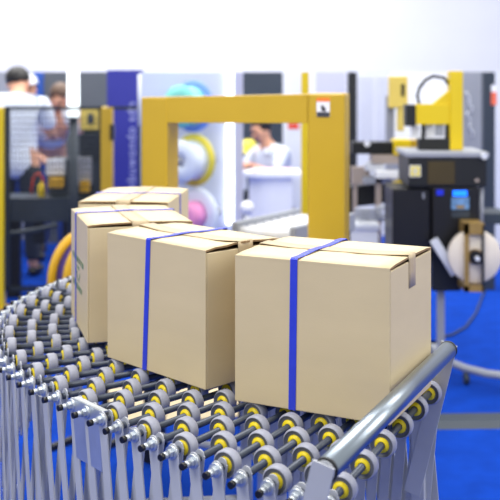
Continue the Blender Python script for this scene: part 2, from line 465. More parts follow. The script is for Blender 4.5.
# strap reel on its stand at the left of the arch
rc = P(91, 276, 4.25); ax = Vector((.80, -.60, 0))
t = thing('strap_reel', 'yellow-rimmed strap reel on a stand beside the farthest boxes', 'reel', (rc.x, rc.y, 0))
k = rc.z
for s, nm in ((-1, 'flange'), (1, 'flange')):
    MB().lathe([(.05,-.004), (.150,-.004), (.152,-.008), (.198,-.010), (.200,0), (.198,.010), (.152,.008), (.150,.004), (.05,.004), (.05,-.004)], M['ochre'], Vector((0,0,k))+ax*s*.045, ax, 36).build(nm, t)
MB().lathe([(.05,-.038), (.165,-.038), (.165,.038), (.05,.038)], M['violet'], (0,0,k), ax, 36).build('strap_coil', t)
st = MB().cyl(Vector((0,0,k))-ax*.09, Vector((0,0,k))+ax*.09, .02, M['dark'])
for s in (-1, 1):
    q = ax*s*.085; st.box((q.x, q.y, k/2+.01), (.03, .012, k), M['dark'], rz=math.atan2(ax.y, ax.x)+math.pi/2)
    st.box((q.x, q.y, .012), (.30, .03, .024), M['dark'], rz=math.atan2(ax.y, ax.x)+math.pi/2)
st.build('reel_stand', t)

# roller conveyor leaving the arch
t = thing('roller_conveyor', 'roller conveyor with grey rails and white rollers leading away behind the arch', 'conveyor', (-.07, 4.42, 0), R(57))
# local x runs along the flow, local -y to the right
Lc, Wc = .56, .30
MB().bx(0, Lc, -.015, .015, .84, .925, M['mgrey']).build('side_rail', t, .003)
MB().bx(0, Lc, -Wc-.015, -Wc+.015, .84, .925, M['mgrey']).build('side_rail', t, .003)
for q in range(int(Lc/.07)):
    MB().cyl((.035+q*.07, -Wc+.015, .880), (.035+q*.07, -.015, .880), .025, M['white'], 16).build('roller', t)
for lx in (.08, Lc-.08):
    for ly in (0, -Wc): MB().bx(lx-.02, lx+.02, ly-.02, ly+.02, 0, .85, M['slate']).build('leg', t)

# ------------------------------------------------------------------ things under the conveyor
o = MB().box((0,0,.004), (.62, .5, .006), M['card']).box((.0,.27,.007), (.60,.06,.004), M['card'], rot=Euler((.06,0,0))).build('cardboard_sheet', loc=(-.36, 4.78, 0), rz=R(14))
tag(o, 'flattened cardboard sheet on the blue carpet under the conveyor', 'cardboard')

# ------------------------------------------------------------------ safety fence at the left
fz = 6.8
t = thing('safety_fence', 'black wire mesh fence between two yellow posts in front of the people', 'fence', (xpx(54, fz), fz, 0))
def L(o3): return Vector((o3.x-xpx(54, fz), o3.y-fz, o3.z))
for cx, w in ((-1, 11), (107.2, 11.5)):
    x = xpx(cx, fz)-xpx(54, fz); hw = w/2*fz/F
    p = MB().bx(x-hw, x+hw, -hw, hw, 0, zpx(107.5, fz), M['byel'] if cx < 50 else M['yel']).build('post', t, .004)
    MB().bx(x-hw*1.8, x+hw*1.8, -hw*1.8, hw*1.8, 0, .012, M['yel']).build('base_plate', p)
fr = MB(); x0, x1 = xpx(7.5, fz)-xpx(54, fz), xpx(101, fz)-xpx(54, fz)
zt, zb = zpx(106.5, fz), .12
fr.bx(x0-.014, x0+.014, -.014, .014, zb, zt, M['wire']).bx(x1-.014, x1+.014, -.014, .014, zb, zt, M['wire'])
fr.bx(x0-.014, x1+.014, -.014, .014, zt-.022, zt, M['wire']).bx(x0, x1, -.014, .014, zb, zb+.028, M['wire'])
fr.build('panel_frame', t)
ms = MB(); n = 28
for k in range(1, n): ms.cyl((x0+(x1-x0)*k/n, 0, zb), (x0+(x1-x0)*k/n, 0, zt-.01), .0021, M['wire'], 6)
for k in range(1, 32): ms.cyl((x0, .003, zb+(zt-zb)*k/32), (x1, .003, zb+(zt-zb)*k/32), .0021, M['wire'], 6)
ms.build('wire_mesh', t)
xb = xpx(111.5, fz)-xpx(54, fz)
MB().bx(xb-.006, xb+.022, -.05, .01, zpx(140, fz), zpx(124, fz), M['black']).build('latch', t, .004)
MB().bx(x1+.05, xpx(137, fz)-xpx(54, fz), .02, .04, zt-.022, zt, M['wire']).build('top_rail', t)

# ------------------------------------------------------------------ booth panels
def panel(name, x0, x1, y0, Y, m, label, cat='panel', d=.06, y1=None):
    b = pbox(x0, x1, y0, HY+EYE*F/Y if y1 is None else y1, Y, d, m)
    o = b.build(name); return tag(o, label, cat)
TOPY = 72
panel('display_panel', -40, 33, TOPY, 9.7, M['mgrey'], 'mid grey booth panel behind the white-shirted person')
panel('display_panel', 33, 44, TOPY, 9.6, M['blue'], 'narrow bright blue booth panel behind the people')
panel('display_panel', 44, 110, TOPY, 9.55, M['dgrey'], 'wide dark grey booth panel behind the lit tube')
bp = thing('banner_stand', 'violet-blue booth panel with pale vertical lettering left of the arch', 'banner', (xpx(125, 8.2), 8.2, 0))
w2 = (144-108)/2*8.2/F
MB().bx(-w2, w2, 0, .05, 0, zpx(TOPY-2, 8.2), M['vblue']).build('banner_panel', bp)
fc = bpy.data.curves.new('lettering', 'FONT'); fc.body = 'onbuwondo sdn'; fc.size = .105; fc.extrude = .001; fc.materials.append(M['dtext'])
fc.space_character = 1.15
ft = bpy.data.objects.new('lettering_curve', fc); COL.objects.link(ft); dg = bpy.context.evaluated_depsgraph_get(); dg.update()
fm = bpy.data.meshes.new_from_object(ft.evaluated_get(dg)); bpy.data.objects.remove(ft); bpy.data.curves.remove(fc)
fo = bpy.data.objects.new('lettering', fm); COL.objects.link(fo); fo.parent = bp
fo.location = (xpx(135.5, 8.2)-xpx(125, 8.2), -.003, zpx(197, 8.2)); fo.rotation_euler = (R(90), R(-90), 0)
fo['label'] = 'pale vertical lettering'
o = MB().cyl(P(139.8, 300, 7.3), P(139.8, 126, 7.3), .013, M['trous']).cyl(P(139.8, 126, 7.3), P(139.8, 74, 7.3), .014, M['lgrey']).cyl((xpx(139.5, 7.3), 7.3, 0), (xpx(139.5, 7.3), 7.3, .03), .12, M['lgrey']).cyl((xpx(139.8, 7.3), 7.3, 0.02), P(139.8, 290, 7.3), .014, M['lgrey']).build('slim_pole'); tag(o, 'slim pale pole in front of the violet-blue banner', 'pole')

# display wall with strap spools and LED strip
dw = thing('display_wall', 'pale lavender display wall with a glowing vertical light strip', 'display', (xpx(190, 7.0), 7.0, 0))
x0 = xpx(190, 7.0)
MB().bx(xpx(141, 7)-x0, xpx(243, 7)-x0, 0, .08, 0, zpx(TOPY, 7), M['lav']).build('back_panel', dw, .004)
MB().bx(xpx(234.5, 7)-x0, xpx(243, 7)-x0, -.05, 0, 0, zpx(TOPY, 7), M['lav2']).build('side_trim', dw, .004)
MB().bx(xpx(226.2, 7)-x0, xpx(233.2, 7)-x0, -.03, 0, zpx(224, 7), zpx(TOPY, 7), M['led']).build('light_strip', dw)['label'] = 'glowing white light strip'
pg = MB()
SP = [(193, 106, 'teal', 'rblue', 'strap spool with teal face and blue flange, highest on the display wall'),
      (194, 160, 'pale', 'ryel', 'strap spool with white face and yellow flange in the middle of the display wall'),
      (197, 214, 'pink', 'pale', 'strap spool with pink coil and white flange, lowest on the display wall')]
for cx, cy, m1, m2, lab in SP:
    c = P(cx, cy, 6.8); axn = Vector((-.60, -.80, 0)).normalized()
    t = thing('strap_spool', lab, 'spool', (c.x, c.y, c.z), 0, 'strap spools on the display wall')
    rr = .178; rf = .105 if m1 == 'pink' else .145
    MB().lathe([(.04,-.012), (rr*.9,-.012), (rr,-.010), (rr,.010), (rr*.76,.012), (.04,.008)], None, (0,0,0), axn, 40, mats=[M[m2]]*4+[M['pale']]).build('flange', t)
    MB().lathe([(.04,.008), (rf*.9,.008), (rf*.9,.13), (.04,.13)], M[m1], (0,0,0), axn, 40).build('strap_coil', t)
    MB().lathe([(.035,.13), (rf,.13), (rf,.142), (rf*.5,.144), (.035,.144), (.035,.13)], M[m1], (0,0,0), axn, 40).build('face_flange', t)
    MB().lathe([(.0,.148), (.03,.148), (.03,-.235), (.0,-.235)], M['mgrey'], (0,0,0), axn, 16).build('spindle', t)

# lit tube above the fence
o = MB().cyl(P(73.2, TOPY, 7.6), P(73.2, 117, 6.98), .044, M['tube'], 18).cyl(P(73.2, 117, 6.98), P(73.2, 119, 6.98), .047, M['slate'], 18)
o.cyl(P(73.2, 119, 6.98), (xpx(73.2, 6.98), 6.98, .02), .03, M['slate']).cyl((xpx(73.2, 6.98), 6.98, 0), (xpx(73.2, 6.98), 6.98, .02), .09, M['slate'], 24)
o = o.build('light_column'); tag(o, 'white lit tube on a slate pole behind the fence', 'lamp')

# ------------------------------------------------------------------ equipment behind the fence
Ye = 7.12
t = thing('packing_machine', 'dark slate packing machine with yellow guards behind the wire fence', 'machine', (xpx(50, Ye), Ye, 0))
ox = xpx(50, Ye)
def eb(x0, x1, y0, y1, m, d0=0, d1=.3, nm='panel', bev=.004):
    return MB().bx(xpx(x0, Ye)-ox, xpx(x1, Ye)-ox, d0, d1, zpx(y1, Ye), zpx(y0, Ye), m).build(nm, t, bev)
eb(-10, 104, 198, 222, M['slate'], 0, .34, 'machine_bed')
eb(46, 102, 160, 198, M['slate'], .10, .34, 'housing')
eb(44, 63, 160, 176, M['lgrey'], .06, .1, 'pale_cover')
eb(77, 98, 135, 162, M['trous'], .10, .45, 'dark_hood')
eb(76, 90, 158, 186, M['mgrey'], .05, .1, 'pale_cover')
eb(80, 89, 181, 192, M['ochre'], -.02, .05, 'guard_block')
eb(49, 63, 178, 188, M['ochre'], -.02, .05, 'guard_block')
eb(78, 100, 108, 131, M['pyel'], .12, .4, 'control_head')
eb(86, 91, 114, 124, M['slate'], .08, .12, 'dial_plate')
eb(80, 98, 130, 136, M['slate'], .15, .4, 'neck')
for x in (-6, 64, 100):
    MB().bx(xpx(x-3, Ye)-ox, xpx(x+3, Ye)-ox, .05, .12, 0, zpx(222, Ye), M['dark']).build('leg', t)
eb(30, 42, 222, 246, M['dark'], .1, .3, 'drive_motor')
MB().bx(xpx(6, Ye)-ox, xpx(19, Ye)-ox, .02, .10, 0, zpx(222, Ye), M['dark']).build('wide_leg', t, .003)
MB().tube([Vector((xpx(x, Ye)-ox, -.15, zpx(yy, Ye))) for x, yy in ((2, 232), (20, 230), (40, 227), (62, 222))], .018, M['slate']).build('handrail', t)
MB().tube([Vector((xpx(x, Ye)-ox, -.15, zpx(yy, Ye))) for x, yy in ((2, 232), (2, 215))]+[Vector((xpx(2, Ye)-ox, .02, zpx(213, Ye)))], .015, M['slate']).build('handrail_bracket', t)
# red hoop and yellow bottle on the bed
Yb = 8.0+.02
bt = zpx(198, 7.12)
c = Vector((xpx(38, 7.33), 7.33, bt+.005))
o = MB().tube([c+Vector((.05*math.cos(R(q)), 0, .15*math.sin(R(q)))) for q in range(0, 181, 15)], .008, M['red']).build('red_hoop')
tag(o, 'small red hoop standing behind the yellow bottle on the slate machine', 'handle')
c = Vector((xpx(41.5, 7.2), 7.2, bt+.001))
o = MB().lathe([(0,0), (.024,0), (.027,.008), (.027,.07), (.02,.085), (.010,.092), (.010,.106), (0,.106)], M['byel'], (0,0,0), (0,0,1), 20).build('yellow_bottle', loc=c)
tag(o, 'small bright yellow bottle on the bed of the slate machine', 'bottle')
# ------------------------------------------------------------------ people
def skin_obj(name, chains, m, parent, root=0, sub=2):
    """chains: lists of (point, radius) sharing points by position"""
    vs, es, rad, idx = [], [], [], {}
    for ch in chains:
        prev = None
        for p, r in ch:
            k = tuple(round(v, 4) for v in p)
            if k not in idx: idx[k] = len(vs); vs.append(p); rad.append(r)
            if prev is not None and prev != idx[k]: es.append((prev, idx[k]))
            prev = idx[k]
    me = bpy.data.meshes.new(name); me.from_pydata([tuple(v) for v in vs], es, [])
    o = bpy.data.objects.new(name, me); COL.objects.link(o)
    o.modifiers.new('skin', 'SKIN')
    for k, r in enumerate(rad):
        sv = me.skin_vertices[0].data[k]
        sv.radius = r if isinstance(r, tuple) else (r, r); sv.use_root = (k == root)
    s = o.modifiers.new('smooth', 'SUBSURF'); s.levels = sub; s.render_levels = sub
    dg = bpy.context.evaluated_depsgraph_get(); dg.update()
    nm = bpy.data.meshes.new_from_object(o.evaluated_get(dg)); o.modifiers.clear()
    o.data = nm; nm.materials.clear(); nm.materials.append(m)
    for p in nm.polygons: p.use_smooth = True
    bpy.data.meshes.remove(me); o.parent = parent
    return o
def hand_chains(w, d, nrm):
    """w wrist, d pointing along the hand, nrm out of the palm"""
    w = Vector(w); d = Vector(d).normalized(); nrm = Vector(nrm); nrm = (nrm-d*nrm.dot(d)).normalized(); s = d.cross(nrm)
    palm = w+d*.05
    out = [[(w, .026), (palm, (.03, .02))]]
    for k, ln in enumerate((.070, .080, .075, .058)):
        a = palm+d*.035+s*(.028-.0185*k); b = a+d*ln*.5+nrm*.008; c = b+d*ln*.42+nrm*.022
        out.append([(palm, (.03, .02)), (a, .010), (b, .0085), (c, .007)])
    a = w+d*.022+s*.034; b = a+d*.032+s*.018+nrm*.008
    out.append([(palm, (.03, .02)), (a+d*.01, .012), (b, .010), (b+d*.025+nrm*.008, .008)])
    return out
def person(label, loc, rz, J, shirt, trousers, hair, cap=None, sleeves=1.0, hem=-.03):
    """J: joints in metres, facing local -Y"""
    t = thing('person', label, 'person', loc, rz)
    g = {k: Vector(v) for k, v in J.items()}
    pel, chest, neck, head = g['pelvis'], g['chest'], g['neck'], g['head']
    up = (head-neck).normalized(); fwd = g['face'].normalized(); side = fwd.cross(up).normalized()
    spine = pel.lerp(chest, .5)
    ch = [[(pel, (.15, .11)), (spine, (.135, .10)), (chest, (.155, .11)), (neck, (.06, .06)), (neck.lerp(head, .45)+fwd*.005, (.055, .058)), (head-up*.04+fwd*.012, (.066, .082)), (head+up*.035, (.074, .092)), (head+up*.095-fwd*.008, (.052, .06))]]
    ch.append([(head-up*.04+fwd*.012, (.066, .082)), (head-up*.018+fwd*.098, .012), (head-up*.026+fwd*.114, .009)])
    for s in (1, -1): ch.append([(head-up*.04+fwd*.012, (.066, .082)), (head-up*.012+side*s*.070, .014), (head-up*.004+side*s*.088-fwd*.008, .012)])
    for s in 'LR':
        sh, el, wr = g['sh'+s], g['el'+s], g['wr'+s]
        ch.append([(chest, (.155, .11)), (sh, .06), (sh.lerp(el, .5), .046), (el, .038), (el.lerp(wr, .4), .036), (wr, .026)])
        ch += hand_chains(wr, g.get('hd'+s, wr-el), g.get('pn'+s, Vector((-1 if s == 'L' else 1, 0, 0))))
        hp, kn, an_ = g['hip'+s], g['kn'+s], g['an'+s]
        ch.append([(pel, (.15, .11)), (hp, .088), (hp.lerp(kn, .5), .075), (kn, .055), (kn.lerp(an_, .4), .05), (an_, .036)])
        ch.append([(an_, .036), (an_+Vector((0, -.05, -.045)), .036), (an_+Vector((0, -.15, -.055)), .030)])
    body = skin_obj('body', ch, M['skin'], t)
    e = .012
    sc = [[(pel+Vector((0,0,hem)), (.18, .14)), (pel+Vector((0,0,.03)), (.170, .132)), (spine, (.152, .12)), (chest, (.170, .128)), (chest.lerp(neck, .45), (.155, .118)), (chest.lerp(neck, .85), (.082, .075))]]
    for s in 'LR':
        sh, el, wr = g['sh'+s], g['el'+s], g['wr'+s]
        if sleeves > .6: sc.append([(chest, (.170, .128)), (sh, .078), (sh.lerp(el, .5), .062), (el, .054), (el.lerp(wr, .7), .046)])
        else: sc.append([(chest, (.170, .128)), (sh, .078), (sh.lerp(el, .5), .064), (sh.lerp(el, .85), .058)])
    skin_obj('shirt', sc, shirt, t)
    tc = [[(pel+Vector((0,0,.06)), (.158, .12)), (pel, (.162, .125))]]
    for s in 'LR':
        hp, kn, an_ = g['hip'+s], g['kn'+s], g['an'+s]
        tc.append([(pel, (.162, .125)), (hp, .102), (hp.lerp(kn, .5), .09), (kn, .07), (kn.lerp(an_, .5), .064), (kn.lerp(an_, .93), .055)])
    skin_obj('trousers', tc, trousers, t)
    for s in 'LR':
        a_ = g['an'+s]
        MB().sph(a_+Vector((0, -.075, -.04)), .05, M['black'], 16, (.92, 2.6, .9)).build('shoe', t)
    rot = Matrix((side, -fwd, up)).transposed().to_euler()
    hm = MB().sph(head+up*.045-fwd*.022, .1, hair, 22, (.90, 1.02, .95), rot)
    bm = hm.bm
    kill = [v for v in bm.verts if (v.co-head).dot(fwd) > .035 and (v.co-head).dot(up) < .065 or (v.co-head).dot(up) < -.055]
    bmesh.ops.delete(bm, geom=kill, context='VERTS')
    hb = hm.build('hair', t); so = hb.modifiers.new('thickness', 'SOLIDIFY'); so.thickness = .008
    for s in (1, -1): MB().sph(head+up*.012+fwd*.088+side*s*.032, .011, M['eye'], 10).build('eye', t)
    MB().sph(head-up*.062+fwd*.088, .022, M['lip'], 12, (1, .45, .3), rot).build('mouth', t)
    if cap:
        cm = MB().sph(head+up*.055-fwd*.015, .108, cap, 22, (.92, 1.04, .9), rot)
        kill = [v for v in cm.bm.verts if (v.co-head).dot(up) < .05]
        bmesh.ops.delete(cm.bm, geom=kill, context='VERTS')
        cm.sph(head+up*.055+fwd*.115, .06, cap, 16, (1.1, 1.1, .12), rot)
        cb = cm.build('cap', t); so = cb.modifiers.new('thickness', 'SOLIDIFY'); so.thickness = .006
    return t
def standing(**kw):
    J = dict(pelvis=(0,0,.95), chest=(0,0,1.27), neck=(0,0,1.46), head=(0,-.02,1.61), face=(0,-1,0),
             shL=(.185,0,1.385), elL=(.25,.03,1.10), wrL=(.24,-.08,.86), shR=(-.185,0,1.385), elR=(-.25,.03,1.10), wrR=(-.24,-.08,.86),
             hipL=(.095,0,.88), knL=(.11,-.02,.49), anL=(.12,.01,.085), hipR=(-.095,0,.88), knR=(-.11,-.02,.49), anR=(-.12,.01,.085))
    J.update(kw); return J
Ya = 7.95
person('dark-haired person in a white shirt with back turned, behind the fence', (xpx(17, Ya), Ya, 0), R(172), standing(neck=(0,-.03,1.44), head=(.03,-.115,1.535), face=(.1,-.9,-.45),
    elL=(.20,-.17,1.14), wrL=(.10,-.40,1.10), hdL=(-.4,-1,0), pnL=(0,0,-1), elR=(-.22,-.12,1.12), wrR=(-.16,-.36,1.08), hdR=(.3,-1,0), pnR=(0,0,-1)),
    M['shirt'], M['trous'], M['hair'], sleeves=.5, hem=-.2).scale.x = 1.12
Yb2 = 9.1
person('person in a pale cap looking past the shoulder of the white-shirted person', (xpx(27, Yb2), Yb2, 0), R(20), {k: (v[0], v[1], v[2]-.14*(1 if v[2] > .6 else .3 if v[2] > .3 else 0)) if k not in ('face', 'hdL', 'hdR', 'pnL', 'pnR') else v for k, v in standing().items()},
    M['slate'], M['jeans'], M['bhair'], cap=M['lgrey'])
Yc = 8.75
person('brown-haired person in pale grey leaning forward with one hand raised', (xpx(51, Yc), Yc, 0), R(25), standing(
    pelvis=(0,.12,.93), chest=(.0,-.04,1.16), neck=(0,-.13,1.30), head=(.02,-.22,1.40), face=(.15,-.8,-.55),
    shL=(.18,-.08,1.25), elL=(.24,-.26,1.06), wrL=(.16,-.42,1.18), hdL=(-.1,-.3,1), pnL=(-.6,-.6,0),
    shR=(-.18,-.06,1.25), elR=(-.26,-.12,.98), wrR=(-.16,-.33,.90), hdR=(.2,-1,-.1), pnR=(0,0,-1),
    hipL=(.095,.12,.86), knL=(.11,.05,.48), hipR=(-.095,.12,.86), knR=(-.11,.05,.48)),
    M['gshirt'], M['jeans'], M['bhair'], sleeves=.5)
# seated person in the middle
Yd = 9.3
person('seated person in a white shirt at the white counter seen through the arch', (xpx(275, Yd), Yd, 0), R(-52), dict(
    pelvis=(0,.02,.50), chest=(0,-.04,.80), neck=(-.01,-.09,.97), head=(-.02,-.15,1.10), face=(-.2,-.85,-.4),
    shL=(.18,-.05,.90), elL=(.24,-.20,.70), wrL=(.14,-.40,.80), hdL=(-.3,-1,.05), pnL=(0,0,-1),
    shR=(-.18,-.05,.90), elR=(-.23,-.22,.72), wrR=(-.10,-.42,.80), hdR=(.3,-1,.05), pnR=(0,0,-1),
    hipL=(.10,0,.47), knL=(.13,-.40,.47), anL=(.13,-.40,.085), hipR=(-.10,0,.47), knR=(-.13,-.40,.47), anR=(-.13,-.40,.085)),
    M['gshirt'], M['trous'], M['hair'], sleeves=.5)
s0 = xpx(275, Yd)
t = thing('stool', 'grey stool under the seated person', 'stool', (s0, Yd, 0), R(-52))
MB().cyl((0,.02,.335), (0,.02,.37), .17, M['slate'], 28).build('seat', t)
for a_ in range(4): MB().cyl((.12*math.cos(R(45+90*a_)), .02+.12*math.sin(R(45+90*a_)), .336), (.16*math.cos(R(45+90*a_)), .02+.16*math.sin(R(45+90*a_)), 0), .012, M['mgrey']).build('leg', t)

# white counter in front of the seated person
Yk = 8.35
t = thing('counter', 'white counter with a rounded end in front of the seated person', 'counter', (xpx(275, Yk), Yk, 0))
cx = xpx(275, Yk)
def rounded(x0, x1, y0, y1, z0, z1, m, mb):
    """plan outline with round left end"""
    r = (y1-y0)/2; pts = [(x1, y0), (x1, y1)]+[(x0+r-r*math.sin(R(q)), y0+r+r*math.cos(R(q))) for q in range(0, 181, 15)]
    a_ = [mb.bm.verts.new((x, yy, z0)) for x, yy in pts]; b_ = [mb.bm.verts.new((x, yy, z1)) for x, yy in pts]; n = len(pts)
    i = mb.mi(m); fs = [mb.bm.faces.new(a_), mb.bm.faces.new(b_)]+[mb.bm.faces.new((a_[k], a_[(k+1) % n], b_[(k+1) % n], b_[k])) for k in range(n)]
    for f in fs: f.material_index = i
    return mb
rounded(xpx(249, Yk)-cx, xpx(292, Yk)-cx, 0, .34, .06, zpx(178, Yk), M['white'], MB()).build('counter_body', t, .006)
rounded(xpx(243, Yk)-cx, xpx(301, Yk)-cx, -.03, .37, zpx(178, Yk), zpx(172.5, Yk), M['white'], MB()).build('worktop', t, .004)
MB().bx(xpx(254, Yk)-cx, xpx(290, Yk)-cx, .05, .29, 0, .06, M['slate']).build('plinth', t)
o = MB().sph((0,0,.04), .042, M['white'], 22).cyl((0,0,0), (0,0,.012), .022, M['white'], 20).build('round_light', loc=Vector((xpx(247, 6.2), 6.2, 0))+Vector((0,0,.66)))
o.location.z = zpx(214, 6.2)
tag(o, 'small white globe on a slim post near the end of the counter', 'globe')
MBp = MB().cyl((0,0,0.01), (0,0,-o.location.z), .016, M['lgrey']).cyl((0,0,-o.location.z+.015), (0,0,-o.location.z), .09, M['lgrey'], 20).build('post', o)
o = MB().box((0,0,.012), (.34,.16,.024), mat('pink_cloth', (240,206,206), .8), bev=.008).build('folded_pink_cloth', loc=(xpx(272, 8.45), 8.45, zpx(172.5, Yk)))
tag(o, 'pale pink folded cloth on the white counter', 'cloth')

# booth behind the seated person
panel('display_panel', 240, 284, TOPY, 11.0, M['slate'], 'dark slate booth wall behind the seated person')
o = MB().bx(-.18, .18, 0, .12, 0, .02, M['lgrey']).bx(-.18, -.16, 0, .12, -.7, 0, M['lgrey']).bx(.16, .18, 0, .12, -.7, 0, M['lgrey']).bx(-.18, .18, .1, .12, -.3, 0, M['lgrey']).build('shelf_rack', loc=(xpx(252, 10.2), 10.2, .72)); 
tag(o, 'pale shelf rack against the dark slate wall', 'shelf')
c = P(248.5, 151, 9.8)
o = MB().lathe([(0,.135), (.04,.13), (.075,.10), (.088,.05), (.088,.02), (.108,.012), (.108,0), (0,0)], M['ryel'], (0,0,0), (0,0,1), 24).build('yellow_hat', loc=(c.x, 9.8, .74))
o.location.z = c.z-.02
p_ = MB().cyl((0,0,0), (0,0,-(o.location.z-.0)), .014, M['slate']).cyl((0,0,-o.location.z+.015), (0,0,-o.location.z), .09, M['slate'], 20).build('stand', o)
tag(o, 'round yellow hat shape on a dark stand before the slate wall', 'hat')
lp = thing('lit_panel', 'tall pale panel with red label left of the bright yellow upright', 'panel', (xpx(293, 9.9), 9.9, 0))
w2 = 10*9.9/F
MB().bx(-w2, w2, 0, .06, .0, zpx(TOPY, 9.9), M['lgrey']).build('panel_board', lp, .004)
MB().bx(-w2*.5, w2*.6, -.004, 0, zpx(129, 9.9), zpx(123, 9.9), M['red']).build('red_label', lp)
o = pbox(301.5, 309, TOPY, HY+EYE*F/6.3, 6.3, .06, M['byel'])
a_ = P(305.2, 0, 6.3); o.bx(a_.x-.07, a_.x+.07, 6.25, 6.41, 0, .015, M['byel'])
tag(o.build('yellow_upright'), 'slim bright yellow upright behind the right post of the arch', 'post')

# ------------------------------------------------------------------ right side backdrop
panel('display_panel', 316, 346, TOPY, 10.4, M['lav2'], 'light grey booth panel showing above the arch\'s right post')
panel('column', 348, 357, TOPY, 9.2, M['dark'], 'dark column right of the yellow arch', 'column', .08)
for x0_, x1_, lab in ((356, 374, 'pale louvred panel beside the dark column'), (375.5, 391, 'pale louvred panel behind the yellow lifting head')):
    t = thing('louvre_panel', lab, 'panel', (xpx((x0_+x1_)/2, 10), 10, 0), 0, 'pale louvred panels')
    hw = (x1_-x0_)/2*10/F
    MB().bx(-hw, hw, 0, .05, 0, zpx(TOPY, 10), M['lgrey']).build('panel_board', t)
    lv = MB()
    for q in range(13): lv.bx(-hw+.01, hw-.01, -.008, 0, zpx(139-q*5, 10), zpx(138.2-q*5, 10), M['lav2'])
    lv.build('louvres', t)
panel('low_partition', 345, 520, 141, 10.6, M['mgrey'], 'mid grey partition low behind the black machines', 'partition')
panel('display_panel', 391, 452, TOPY, 11.2, M['wall'], 'white booth panel behind the yellow lifting arm')
gp = thing('mesh_screen', 'grey perforated screen right of the tall yellow post', 'screen', (xpx(473, 7.8), 7.8, 0))
hw = 11.5*7.8/F
MB().bx(-hw, hw, 0, .04, 0, zpx(TOPY, 7.8), M['mgrey']).build('screen_board', gp)
sq = MB()
for k, (xx, y0_, y1_) in enumerate(((468, 100, 92), (470.5, 112, 100), (468.5, 124, 112), (471, 137, 124))):
    sq.tube([Vector((xpx(xx+1.8*math.sin(q), 7.8)-xpx(473, 7.8), -.006, zpx(y0_+(y1_-y0_)*q/6, 7.8))) for q in range(7)], .008, M['lgrey'], 6)
sq.build('pale_marks', gp)
t = thing('column', 'dark blue-grey column with orange-red tag at the far right', 'column', (xpx(489.5, 7.4), 7.4, 0))
MB().bx(-.042, .042, 0, .08, 0, zpx(TOPY, 7.4), M['slate']).build('shaft', t, .004)
MB().bx(.012, .052, -.008, 0, zpx(105, 7.4), zpx(92, 7.4), M['orange']).bx(.012, .052, -.008, 0, zpx(92, 7.4), zpx(85, 7.4), M['white']).build('tag', t)
panel('display_panel', 493, 520, TOPY, 9.4, M['lgrey'], 'light grey booth panel at the right beyond the dark column')

# ------------------------------------------------------------------ yellow lifting gantry
Yg = 5.36; gx = xpx(455.5, Yg)
t = thing('lifting_gantry', 'bright yellow post with horizontal yellow arm standing on the black hood', 'machine', (gx, Yg, 0))
def gb(x0, x1, y0, y1, m, d0, d1, nm, bev=.004): return MB().bx(xpx(x0, Yg)-gx, xpx(x1, Yg)-gx, d0, d1, zpx(y1, Yg), zpx(y0, Yg), m).build(nm, t, bev)
MB().bx(xpx(449, Yg)-gx, xpx(462, Yg)-gx, -.03, .06, zpx(152, 5.2), zpx(TOPY-1, Yg), M['byel']).build('upright', t, .005)
gb(415, 450, 104, 124.5, M['byel'], -.02, .05, 'arm')
MB().prism([(xpx(432, Yg)-gx, zpx(104.5, Yg)), (xpx(449.5, Yg)-gx, zpx(90, Yg)), (xpx(449.5, Yg)-gx, zpx(104.5, Yg))], -.01, .04, M['byel']).build('gusset', t)
gb(405, 415, 104.5, 126, M['dark'], -.03, .06, 'end_block')
gb(422, 425.5, 124, 140, M['dark'], 0, .04, 'hanger'); gb(436, 444, 124, 136, M['mgrey'], 0, .04, 'hanger'); gb(446, 449.5, 124, 140, M['dark'], 0, .04, 'hanger')
gb(418, 450, 138.5, 150, M['dark'], -.02, .05, 'lower_bar')
gb(412, 420, 126, 138, M['white'], .03, .06, 'white_block'); gb(426, 435, 125, 137, M['white'], .03, .06, 'white_block')
MB().tube([Vector((xpx(x, Yg)-gx, .02, zpx(yy, Yg))) for x, yy in ((420, 104), (418, 96), (420, 88), (426, 80), (434, 76), (445, 78), (449, 84))], .009, M['dark'], 8).build('hose', t)

Yh = 6.7; hx = xpx(391, Yh)
t = thing('lifting_machine', 'pale yellow lifting head with slim rod on a grey column', 'machine', (hx, Yh, 0))
def hb_(x0, x1, y0, y1, m, d0, d1, nm, bev=.004): return MB().bx(xpx(x0, Yh)-hx, xpx(x1, Yh)-hx, d0, d1, zpx(y1, Yh), zpx(y0, Yh), m).build(nm, t, bev)
MB().bx(xpx(387, Yh)-hx, xpx(395, Yh)-hx, .03, .09, 0, zpx(96, Yh), M['mgrey']).build('column', t)
hb_(388.5, 407, 76, 108, M['pyel'], -.05, .03, 'head_cover', .008)
hb_(400, 403.5, 84, 96, M['black'], -.056, -.05, 'slot')
hb_(396.5, 403.5, 108, 131, M['pyel'], -.04, 0, 'rod')

# ------------------------------------------------------------------ transfer table beside the hood
Yt = 6.0; tx = xpx(380, Yt)
t = thing('transfer_table', 'beige transfer table with yellow carriage left of the black cabinet', 'machine', (tx, Yt, 0))
def tb(x0, x1, y0, y1, m, d0, d1, nm, bev=.004): return MB().bx(xpx(x0, Yt)-tx, xpx(x1, Yt)-tx, d0, d1, zpx(y1, Yt), zpx(y0, Yt), m).build(nm, t, bev)
tb(352, 394, 142, 154, M['dark'], 0, .10, 'guide_bar')
tb(393, 410, 139.5, 155, M['byel'], -.03, .10, 'carriage'); tb(410, 423, 140, 151, M['yel'], .0, .08, 'carriage_block')
MB().cyl((xpx(367, Yt)-tx, -.012, zpx(143.5, Yt)), (xpx(367, Yt)-tx, 0, zpx(143.5, Yt)), .018, M['white']).build('knob', t)
tb(372, 410, 155, 163.5, M['beige'], -.02, .14, 'beam')
tb(353, 372, 168, 186, M['beige'], .08, .14, 'side_plate')
tb(366, 384, 163.5, 171, M['lgrey'], .0, .12, 'bracket')
tb(375, 409, 170.5, 177.5, M['white'], -.06, .06, 'shelf')
